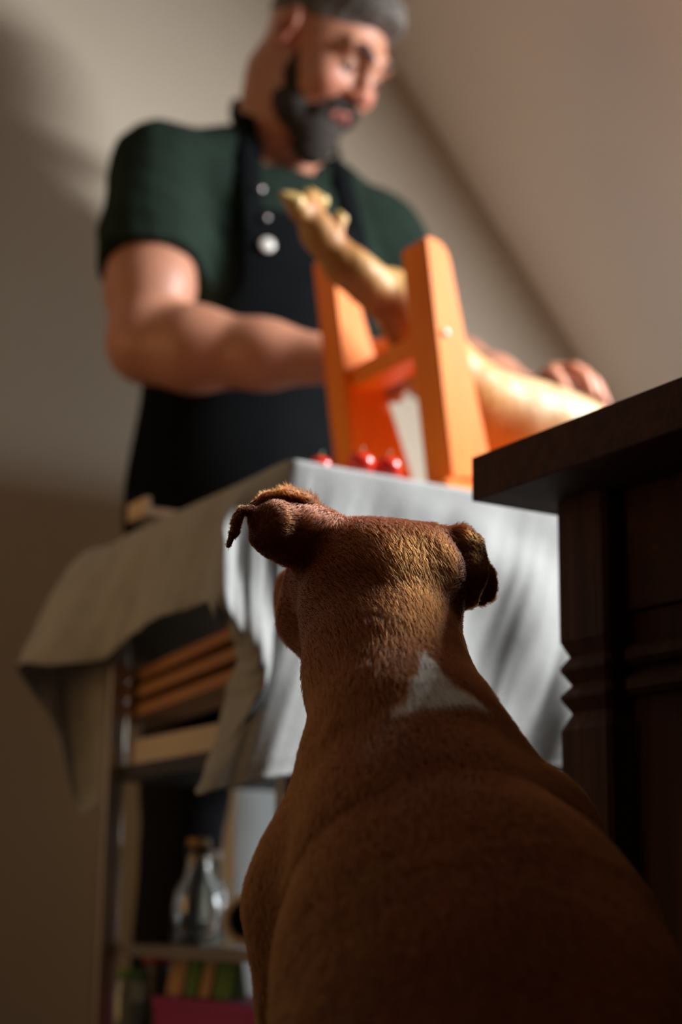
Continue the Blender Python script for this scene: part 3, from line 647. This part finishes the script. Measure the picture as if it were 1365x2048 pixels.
# left hand resting on top of the ham
hp_ = [P(1085, 745, y=1.93), P(1120, 742, y=1.905)]
palmL = P(1118, 756, y=1.90)
fgL = []
for k, (a, b, c, d) in enumerate((((1128, 742, 1.86), (1150, 738, 1.825), (1172, 756, 1.80), (1186, 785, 1.79)), ((1136, 746, 1.88), (1164, 744, 1.85), (1188, 764, 1.82), (1204, 795, 1.81)), ((1140, 752, 1.90), (1170, 754, 1.875), (1196, 776, 1.85), (1212, 806, 1.835)), ((1138, 760, 1.925), (1166, 768, 1.90), (1188, 788, 1.875), (1200, 812, 1.865)))):
    fgL.append([P(q[0], q[1], y=q[2]) for q in (a, b, c, d)])
thL = [P(1100, 756, y=1.88), P(1108, 752, y=1.84), P(1118, 762, y=1.81), P(1132, 780, y=1.795)]
hand(S, WL_, palmL, Zh, fgL, thL)
# legs
for s in (-1, 1):
    S.chain([(1.22+s*0.095, 2.30, 0.95), (1.262+s*0.142, 2.31, 0.50), (1.262+s*0.147, 2.34, 0.10)], [0.095, 0.055, 0.042], 0.03)
    S.cone((1.262+s*0.147, 2.37, 0.05), (1.262+s*0.16, 2.20, 0.035), 0.036, 0.030, 0.03)
X, Fq = surf(S, 0.0075)
L = (X-HC) @ HM/K
sk = np.array([0.52, 0.235, 0.145]); red = np.array([0.50, 0.14, 0.085]); col = np.tile(sk, (len(X), 1))
def patch(c, r): return np.exp(-((L-np.array(c))**2).sum(1)/r**2)
w = patch((0, 0.115, -0.02), 0.02)+patch((0.08, -0.015, 0), 0.035)+patch((-0.08, -0.015, 0), 0.035)+0.6*patch((0.04, 0.08, -0.025), 0.025)+0.6*patch((-0.04, 0.08, -0.025), 0.025)
w = w+0.5*np.exp(-((X-HR)**2).sum(1)/0.06**2)+0.5*np.exp(-((X-HL)**2).sum(1)/0.07**2)
w = np.clip(w+0.12*vnoise(X, 25, 5), 0, 1); col = col+(red-col)*w[:, None]*0.8
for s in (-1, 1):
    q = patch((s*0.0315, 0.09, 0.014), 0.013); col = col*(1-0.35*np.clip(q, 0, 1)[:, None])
npmesh('body', X, Fq, M['skin'], man, col)
def hblob(name, prims, h, m, parent):
    s_ = SDF()
    for p_ in prims: (s_.ell if len(p_) < 5 else s_.cone)(*p_)
    X_, F_ = surf(hsc(s_), h); return npmesh(name, X_, F_, m, parent)
# eyes, brows, lips
for s in (-1, 1):
    hblob('eye', [(hd(s*0.0315, 0.0765, 0.0045), 0.0128)], 0.003, M['pupil'], man)
    hblob('eyebrow', [(hd(s*0.014, 0.099, 0.034), hd(s*0.034, 0.094, 0.041), 0.0052, 0.0052, 0.004), (hd(s*0.034, 0.094, 0.041), hd(s*0.052, 0.076, 0.034), 0.0052, 0.004, 0.004)], 0.0025, M['brow'], man)
hblob('lips', [(hd(-0.021, 0.088, -0.055), hd(0, 0.0975, -0.053), 0.004, 0.0065, 0.005), (hd(0, 0.0975, -0.053), hd(0.021, 0.088, -0.055), 0.0065, 0.004, 0.005), (hd(-0.015, 0.090, -0.061), hd(0.015, 0.090, -0.061), 0.006, 0.006, 0.005)], 0.0025, M['lip'], man)
# beard
S = SDF()
S.ell(hd(0, 0.030, -0.080), (0.059, 0.060, 0.042), HM, 0.02).ell(hd(0, 0.075, -0.105), (0.034, 0.030, 0.036), HM, 0.02).ell(hd(0, 0.078, -0.120), (0.022, 0.020, 0.020), HM, 0.02)
for s in (-1, 1):
    S.chain([hd(s*0.062, 0.012, 0.0), hd(s*0.060, 0.022, -0.045), hd(s*0.045, 0.052, -0.085)], [0.007, 0.010, 0.014], 0.015)
    S.chain([hd(s*0.003, 0.100, -0.040), hd(s*0.022, 0.093, -0.046), hd(s*0.033, 0.080, -0.066)], [0.008, 0.0085, 0.010], 0.006)
S.ell(hd(0, 0.103, -0.0565), (0.021, 0.016, 0.0085), HM, 0.004, 's')
hsc(S); X, Fq = surf(S, 0.0035, lambda X, d: d+0.0012*vnoise(X, 260, 3))
npmesh('beard', X, Fq, M['beard'], man)
# hair: short sides, longer swept top
S = SDF()
S.ell(hd(0, -0.024, 0.037), (0.0785, 0.100, 0.091), HM, 0.02).ell(hd(0, 0.015, 0.092), (0.056, 0.078, 0.040), HM, 0.03)
S.plane(hd(0, 0.062, 0.062), hf*0.75-hu*0.66, 0.006).plane(hd(0, -0.02, 0.030), -hu+hf*0.25, 0.006)
hsc(S); X, Fq = surf(S, 0.004, lambda X, d: d+0.0018*vnoise(X*[1, 1, 1], 170, 6))
npmesh('hair', X, Fq, M['hair'], man)
# T-shirt
S = SDF()
S.ell((1.22, 2.275, 1.13), (0.190, 0.150, 0.30), k=0.05).ell((1.22, 2.275, 1.33), (0.208, 0.140, 0.18), k=0.05)
def yoke(T, g=0.0):
    T.cone((1.09, 2.28, 1.435), (1.35, 2.28, 1.425), 0.088+g, 0.088+g, 0.04)
    T.chain([SR+[0.02, 0, 0.0], SR*0.5+NB*0.5+[0, 0, 0.0], NB+[-0.02, 0, 0.005]], [0.070+g, 0.066+g, 0.070+g], 0.02).chain([SL+[-0.02, 0, 0.0], SL*0.5+NB*0.5, NB+[0.02, 0, 0.0]], [0.070+g, 0.066+g, 0.070+g], 0.02); return T
yoke(S)
S.plane((1.22, 2.28, 0.93), (0, 0, -1), 0.004)
def sleeve(sh, el):
    T = SDF(); T.cone(sh, sh+(el-sh)*0.40, 0.080, 0.085, 0.02).cone(sh+(el-sh)*0.4, sh+(el-sh)*0.75, 0.085, 0.084, 0.02)
    T.plane(sh+(el-sh)*0.60, nrm(el-sh), 0.004); return T
TR, TL = sleeve(SR, ER), sleeve(SL, EL)
NECK = SDF().cone(NB+[0.01, -0.02, 0.005], NB+[0.05, -0.07, 0.15], 0.068, 0.080)
def shirt(X, d):
    for T in (TR, TL):
        e = T.ev(X); k = 0.03; h_ = np.clip(0.5+0.5*(d-e)/k, 0, 1); d = d+(e-d)*h_-k*h_*(1-h_)
    d = np.maximum(d, -NECK.ev(X))
    fold = 0.006*vnoise(X*[1, 1, 0.45], 26, 12)+0.003*vnoise(X, 55, 13)
    return d+fold
S.ell((0.90, 2.2, 1.3), 0.001).ell((1.60, 2.2, 1.3), 0.001)
X, Fq = surf(S, 0.008, shirt)
npmesh('tshirt', X, Fq, M['tshirt'], man)
# trousers and shoes
S = SDF()
S.ell((1.22, 2.29, 0.95), (0.195, 0.145, 0.15), k=0.05)
for s in (-1, 1): S.chain([(1.22+s*0.095, 2.30, 0.93), (1.262+s*0.142, 2.31, 0.50), (1.262+s*0.147, 2.335, 0.12)], [0.108, 0.064, 0.060], 0.03)
S.plane((1.22, 2.3, 1.03), (0, 0, 1)).plane((1.22, 2.3, 0.085), (0, 0, -1))
X, Fq = surf(S, 0.012, lambda X, d: d+0.004*vnoise(X, 30, 15)); npmesh('trousers', X, Fq, M['trousers'], man)
for s in (-1, 1):
    S = SDF(); S.cone((1.262+s*0.147, 2.385, 0.05), (1.262+s*0.165, 2.17, 0.04), 0.045, 0.038, 0.03).ell((1.262+s*0.147, 2.36, 0.08), (0.05, 0.06, 0.05), k=0.03).plane((0, 0, 0.003), (0, 0, -1))
    X, Fq = surf(S, 0.009); npmesh('shoe', X, Fq, M['black'], man)
# apron: a shell over the front
def apron_fn(X, d0):
    T = SDF(); T.ell((1.22, 2.275, 1.13), (0.200, 0.160, 0.34), k=0.05).ell((1.22, 2.275, 1.33), (0.214, 0.146, 0.185), k=0.05).ell((1.22, 2.285, 0.93), (0.218, 0.165, 0.24), k=0.06)
    T.cone((1.22, 2.26, 0.9), (1.22, 2.235, 0.55), 0.185, 0.165, 0.05)
    d = T.ev(X)+0.004*vnoise(X*[1, 1, 0.5], 24, 21)
    shell = np.abs(d+0.002)-0.0062
    z = X[:, 2]; wv = np.where(z > 1.12, 0.115+0.10*sfn(1.26-z, 0, 0.14), 0.215)
    side_ = np.abs(X[:, 0]-1.22)-wv
    back = X[:, 1]-np.where(z < 1.15, 2.33, 2.275)
    return np.maximum.reduce([shell, side_, back, z-1.385, 0.52-z])
S = SDF().ell((1.22, 2.22, 0.95), (0.25, 0.2, 0.50))
X, Fq = surf(S, 0.0055, apron_fn, 4); npmesh('apron', X, Fq, M['apron'], man)
# neck straps
TS = SDF(); TS.p = []
def on_shirt(x, z):
    ys = np.linspace(1.95, 2.35, 200); Q = np.stack([np.full(200, x), ys, np.full(200, z)], 1)
    T = SDF(); T.ell((1.22, 2.275, 1.13), (0.190, 0.150, 0.30), k=0.05).ell((1.22, 2.275, 1.33), (0.208, 0.140, 0.18), k=0.05); yoke(T)
    d = T.ev(Q)+0.0; i = np.argmax(d < 0.009); return np.array([x, ys[i], z])
for s in (-1, 1):
    pts = [on_shirt(1.22+s*0.098, 1.34), on_shirt(1.22+s*0.096, 1.38), on_shirt(1.22+s*0.092, 1.43), on_shirt(1.225+s*0.088, 1.48), np.array([1.232+s*0.086, 2.22, 1.555]), np.array([1.235+s*0.082, 2.27, 1.612]), np.array([1.235+s*0.066, 2.325, 1.635]), np.array([1.235+s*0.03, 2.37, 1.64]), np.array([1.235, 2.375, 1.64])]
    pts = catmull(pts, 30); st = tube('neck_strap', pts, 0.017, M['apron'], man, 12, flat=([nrm((p_[0]-1.235, p_[1]-2.28, 0.0)) if p_[2] > 1.53 else nrm((0, -1, 0.35)) for p_ in pts], 0.2))
b1 = on_shirt(1.22-0.098, 1.345)
def disc(name, c, r, m, parent, th=0.003): return lathe(name, [(0, th), (r*0.9, th), (r, th*0.6), (r, 0), (0, 0)], np.array(c), m, parent, 20, (-0.25, -1, 0.05))
for nm, px, py, r, m_ in (('button', 535, 490, 0.0115, 'button'), ('snap', 521, 377, 0.006, 'snap'), ('snap', 533, 435, 0.005, 'snap'), ('snap', 465, 925, 0.006, 'snap')):
    # on the apron/strap surface along the view ray
    d = nrm(P(px, py, D=1)-CAM); tsx = np.linspace(2.2, 2.9, 500); Q = CAM+tsx[:, None]*d
    T = SDF(); T.ell((1.22, 2.275, 1.13), (0.205, 0.165, 0.34), k=0.05).ell((1.22, 2.275, 1.33), (0.221, 0.153, 0.19), k=0.05).ell((1.22, 2.285, 0.93), (0.223, 0.170, 0.24), k=0.06); yoke(T, 0.012)
    dd = T.ev(Q); i = np.argmax(dd < 0.004); disc(nm, Q[i], r, M[m_], man)
# knife in the right hand
kp = palm+hdir*0.055-Fh*0.008
t = thing('carving_knife', 'long slim carving knife with a black handle in the man\'s right hand', 'knife', kp)
beam('handle', kp-KD*0.045, kp+KD*0.065, 0.016, 0.022, M['handle'], t, 0.004)
kb = kp+KD*0.065; bn = nrm(np.cross(KD, (0, 1, 0)))
bm = bmesh.new()
pr_ = [(0, -0.011), (0.20, -0.010), (0.235, 0.002), (0.22, 0.008), (0, 0.010)]
va = [bm.verts.new(kb+KD*a+bn*b+np.array([0, 0.0008, 0])) for a, b in pr_]; vb = [bm.verts.new(kb+KD*a+bn*b-np.array([0, 0.0008, 0])) for a, b in pr_]
bm.faces.new(va); bm.faces.new(vb[::-1])
for i in range(5): bm.faces.new((va[i], vb[i], vb[(i+1) % 5], va[(i+1) % 5]))
bmobj('blade', bm, M['blade'], t)

# ------------------------------------------------------------------ the dog
def Q(px, py, D): return P(px, py, D=D)
S = SDF()
# torso, sitting with its back to us
wi = Q(800, 1520, 1.10); mb = Q(880, 1800, 1.00); hip = Q(1010, 2130, 0.90)
vw = Rh
S.ell(Q(755, 1195, 1.225), (0.056, 0.070, 0.050), np.stack([Rh, Fh, Zh], 1), 0.02)                     # skull
S.ell(Q(845, 1160, 1.21), (0.026, 0.040, 0.034), k=0.02).ell(Q(672, 1135, 1.235), (0.026, 0.045, 0.030), k=0.02)  # muscle over each cheekbone
S.ell(Q(760, 1122, 1.225), (0.046, 0.045, 0.024), np.stack([nrm(Rh-0.10*Zh), Fh, Zh], 1), 0.02)
S.chain([Q(762, 1240, 1.205), Q(772, 1350, 1.165), Q(820, 1510, 1.11)], [0.057, 0.054, 0.064], 0.012)
S.chain([Q(820, 1510, 1.11), Q(862, 1745, 1.05), Q(938, 1965, 1.0), Q(992, 2160, 0.95), Q(1030, 2440, 0.89)], [0.063, 0.084, 0.112, 0.117, 0.118], 0.012)
# shoulders / upper arms
S.ell(Q(652, 1810, 1.09), (0.038, 0.055, 0.070), k=0.02).ell(Q(1060, 1760, 1.09), (0.045, 0.06, 0.070), k=0.03)
S.ell(Q(950, 1570, 1.12), (0.028, 0.045, 0.040), k=0.02)
floorY = lambda p: np.array([p[0], p[1], 0.03])
for s, px in ((-1, 660), (1, 1060)):
    sh = Q(px, 1830, 1.12); el = Q(px+s*10, 2020, 1.12); el[2] = 0.24; wr = el+Fh*0.03; wr[2] = 0.09; pw = wr+Fh*0.02; pw[2] = 0.025
    S.chain([sh, el, wr, pw], [0.05, 0.034, 0.022, 0.022], 0.03)
    for k in (-1.5, -0.5, 0.5, 1.5): S.cone(pw, pw+Fh*(0.045-0.004*abs(k))+Rh*k*0.012+[0, 0, -0.010], 0.014, 0.0115, 0.006)
    # thighs and hind feet
    th0 = Q(1010+s*150, 2180, 0.92); th0[2] = 0.16; kn = th0+Fh*0.17+Rh*s*0.07; kn[2] = 0.14
    S.chain([th0, kn], [0.085, 0.055], 0.05)
    hk = th0+Fh*0.01+Rh*s*0.06; hk[2] = 0.035; ft = hk+Fh*0.15+Rh*s*0.03; ft[2] = 0.022
    S.chain([kn, hk], [0.045, 0.026], 0.02).chain([hk, ft], [0.026, 0.023], 0.02)
    for k in (-1.5, -0.5, 0.5, 1.5): S.cone(ft, ft+Fh*(0.045-0.004*abs(k))+Rh*k*0.012+[0, 0, -0.007], 0.014, 0.012, 0.006)
# chest
S.cone(Q(800, 1650, 1.13), Q(850, 1950, 1.08), 0.070, 0.080, 0.03)
# tail
tb0 = Q(1040, 2450, 0.80); tb0[2] = 0.05
S.chain([tb0, tb0+[0.10, -0.06, -0.025], tb0+[0.22, -0.05, -0.034], tb0+[0.33, 0.02, -0.036]], [0.030, 0.020, 0.014, 0.007], 0.02)
# muzzle pointing away, up and a little left
md = nrm(Fh*0.85-Rh*0.32+Zh*0.25); mc = Q(735, 1190, 1.25); mu = nrm(Zh-md*md[2]); ml = np.cross(mu, md)
S.cone(mc+md*0.03-mu*0.012, mc+md*0.125-mu*0.018, 0.046, 0.029, 0.03).ell(mc+md*0.138-mu*0.006, (0.024, 0.024, 0.019), k=0.01)
S.cone(mc+md*0.02-mu*0.045, mc+md*0.115-mu*0.040, 0.032, 0.019, 0.02)
S.chain([Q(628, 1195, 1.27), Q(612, 1245, 1.27), Q(632, 1290, 1.25)], [0.020, 0.018, 0.013], 0.012)   # cheek and flews seen at the left
# left ear: raised base, fold and curled tip
S.ell(Q(622, 1080, 1.215), (0.026, 0.022, 0.024), np.stack([nrm(Rh-0.25*Zh), Fh, nrm(Zh+0.25*Rh)], 1), 0.012)
S.cone(Q(640, 1065, 1.215), Q(555, 1055, 1.20), 0.012, 0.0190, 0.010).cone(Q(575, 1100, 1.20), Q(545, 1068, 1.195), 0.011, 0.014, 0.010)
S.chain([Q(506, 1016, 1.20), Q(530, 998, 1.203), Q(572, 990, 1.208), Q(612, 1002, 1.212), Q(645, 1036, 1.215)], [0.0045, 0.0045, 0.0042, 0.004, 0.0036], 0.004)
S.cone(Q(545, 1035, 1.195), Q(512, 1036, 1.19), 0.012, 0.0065, 0.006).cone(Q(540, 1082, 1.195), Q(516, 1076, 1.19), 0.010, 0.0055, 0.006)
S.chain([Q(514, 1030, 1.19), Q(500, 1019, 1.188), Q(484, 1021, 1.186), Q(474, 1038, 1.185), Q(470, 1062, 1.185), Q(457, 1092, 1.184)], [0.0042, 0.0034, 0.0034, 0.0042, 0.0036, 0.0016], 0.003)
# right ear: folds forward and hangs
S.cone(Q(868, 1092, 1.215), Q(915, 1092, 1.215), 0.014, 0.009, 0.010)
S.chain([Q(893, 1072, 1.215), Q(925, 1068, 1.213), Q(950, 1090, 1.213), Q(962, 1125, 1.215)], [0.0045, 0.0055, 0.006, 0.006], 0.005)
S.chain([Q(922, 1100, 1.213), Q(940, 1150, 1.210), Q(940, 1198, 1.210)], [0.0135, 0.0125, 0.0070], 0.006)
S.chain([Q(955, 1105, 1.228), Q(975, 1150, 1.236), Q(978, 1190, 1.240)], [0.0050, 0.0065, 0.0055], 0.003)
S.cone(Q(978, 1172, 1.238), Q(962, 1206, 1.238), 0.0065, 0.004, 0.004)
# a roll of skin where the neck meets the shoulders
S.chain([Q(700, 1472, 1.075), Q(800, 1470, 1.062), Q(900, 1455, 1.066), Q(955, 1475, 1.09)], [0.010, 0.014, 0.014, 0.009], 0.012)
def dogn(X, d):
    return d+0.0016*vnoise(X, 38, 31)+0.0007*vnoise(X, 90, 32)
DX, DF = surf(S, 0.0042, dogn)
# where each point falls, in a frame fixed to the dog, for the coat's markings
HOR = CAM
def coatcol(X):
    base = np.array([0.245, 0.047, 0.006]); dark = np.array([0.085, 0.018, 0.003])
    n = 0.5+0.5*vnoise(X, 45, 41); c = base+(dark-base)*(n*0.7)[:, None]
    z = X[:, 2]
    # white blaze at the nape: a blunt wedge, point upward
    a, b = Q(866, 1482, 1.10), Q(854, 1360, 1.12); ax = nrm(b-a); L = np.linalg.norm(b-a); r = X-a
    v = r @ ax; u = r @ Rh; f = r @ Fh
    nn = 0.004*vnoise(X, 300, 43)+0.003*vnoise(X, 120, 44)
    cen = np.where(v > 0.015, -0.003, 0.0)-0.010*(v/L-0.5)
    wdt = np.interp(v, [-0.008, -0.002, 0.010, 0.022, L], [0.034, 0.026, 0.0165, 0.009, 0.001])
    w = sfn(wdt-np.abs(u-cen+0.14*np.maximum(0, -u)+nn), -0.0012, 0.0012)*(v > -0.008+0.25*u+nn*0.3)*(v < L+0.004)*(f < 0.09)
    cr = np.array([0.90, 0.84, 0.70]); return c+(cr-c)*w[:, None]
dog = thing('dog', 'short-haired brown dog with a white nape patch sitting with its back to the camera', 'dog', (Q(960, 2100, 0.93)[0], Q(960, 2100, 0.93)[1], 0))
npmesh('body', DX, DF, M['coat_'], dog, coatcol(DX))
blob('nose', [(mc+md*0.158-mu*0.0, 0.0125), (mc+md*0.154-mu*0.006, 0.010)], 0.0025, M['nose'], dog)
for s in (-1, 1): blob('eye', [(mc+md*0.052+mu*0.024+ml*s*0.033, 0.0095)], 0.002, M['pupil'], dog)
# short coat: hair strands lying along the body
tri = np.concatenate([DF[:, [0, 1, 2]], DF[:, [0, 2, 3]]]); A, B_, C_ = DX[tri[:, 0]], DX[tri[:, 1]], DX[tri[:, 2]]
ar = np.linalg.norm(np.cross(B_-A, C_-A), axis=1)/2; ce = (A+B_+C_)/3
dn = 0.5+2.5*sfn(ce[:, 2], 0.22, 0.44); pr2 = ar*dn; pr2 /= pr2.sum()
NH = 330000
ti = rng.choice(len(tri), NH, p=pr2); r1, r2 = rng.random(NH), rng.random(NH); fl = r1+r2 > 1; r1[fl] = 1-r1[fl]; r2[fl] = 1-r2[fl]
R0_ = A[ti]+(B_-A)[ti]*r1[:, None]+(C_-A)[ti]*r2[:, None]
gn = grad(lambda X: S.ev(X), R0_); gn /= np.linalg.norm(gn, axis=1)[:, None]+1e-9
away = R0_-(mc+md*0.16); away /= np.linalg.norm(away, axis=1)[:, None]
spd = nrm(hip-wi)
hw = sfn(R0_[:, 2], 0.42, 0.52)[:, None]
fl_ = away*hw+(spd*0.8-Zh*0.5+away*0.3)*(1-hw)
sidev = ((R0_-Q(800, 1400, 1.12)) @ Rh)[:, None]
fl_ = fl_+Rh*np.clip(sidev*3, -0.35, 0.35)*(1-hw*0.3)
fl_ = fl_+0.22*np.stack([vnoise(R0_, 35, q) for q in (51, 52, 53)], 1)+rng.normal(size=(NH, 3))*0.10
fl_ = fl_-gn*(fl_*gn).sum(1)[:, None]; fl_ /= np.linalg.norm(fl_, axis=1)[:, None]+1e-9
ln = (0.0085+0.004*sfn(-np.linalg.norm(R0_-Q(820, 1380, 1.1), axis=1), -0.16, -0.04))*rng.uniform(0.6, 1.15, NH)
earw = np.minimum(np.linalg.norm(R0_-Q(500, 1050, 1.19), axis=1), np.linalg.norm(R0_-Q(950, 1150, 1.22), axis=1)); ln *= 0.35+0.65*sfn(earw, 0.02, 0.05)
lift = rng.uniform(0.16, 0.42, NH)
P0 = R0_-gn*0.0006; P1 = R0_+fl_*(ln*0.35)[:, None]+gn*(ln*lift*0.5)[:, None]; P2 = R0_+fl_*(ln*0.7)[:, None]+gn*(ln*lift*0.62)[:, None]; P3 = R0_+fl_*ln[:, None]+gn*(ln*lift*0.55)[:, None]
cu = bpy.data.hair_curves.new('fur'); cu.add_curves([4]*NH)
cu.position_data.foreach_set('vector', np.stack([P0, P1, P2, P3], 1).astype(np.float32).ravel())
ra_ = cu.attributes.new('radius', 'FLOAT', 'POINT'); ra_.data.foreach_set('value', np.tile(np.array([0.00013, 0.00012, 0.00009, 0.00002], np.float32), NH))
cc_ = coatcol(R0_)*rng.uniform(0.6, 1.4, (NH, 1)); ca = cu.attributes.new('col', 'FLOAT_COLOR', 'CURVE'); ca.data.foreach_set('color', np.concatenate([cc_, np.ones((NH, 1))], 1).astype(np.float32).ravel())
hm = bpy.data.materials.new('fur'); hm.use_nodes = True; nt = hm.node_tree; nt.nodes.remove(nt.nodes['Principled BSDF'])
hb = nt.nodes.new('ShaderNodeBsdfHairPrincipled'); at = nt.nodes.new('ShaderNodeAttribute'); at.attribute_name = 'col'
hb.model = 'CHIANG'; hb.parametrization = 'COLOR'; hb.inputs['Roughness'].default_value = 0.35; hb.inputs['Radial Roughness'].default_value = 0.5; hb.inputs['IOR'].default_value = 1.42
nt.links.new(at.outputs['Color'], hb.inputs['Color']); nt.links.new(hb.outputs[0], nt.nodes['Material Output'].inputs[0])
cu.materials.append(hm)
fo = bpy.data.objects.new('fur', cu); C.objects.link(fo); fo.parent = dog; fo.matrix_parent_inverse = Matrix.Translation(dog.location).inverted(); fo['kind'] = 'stuff'
bpy.context.view_layer.update()
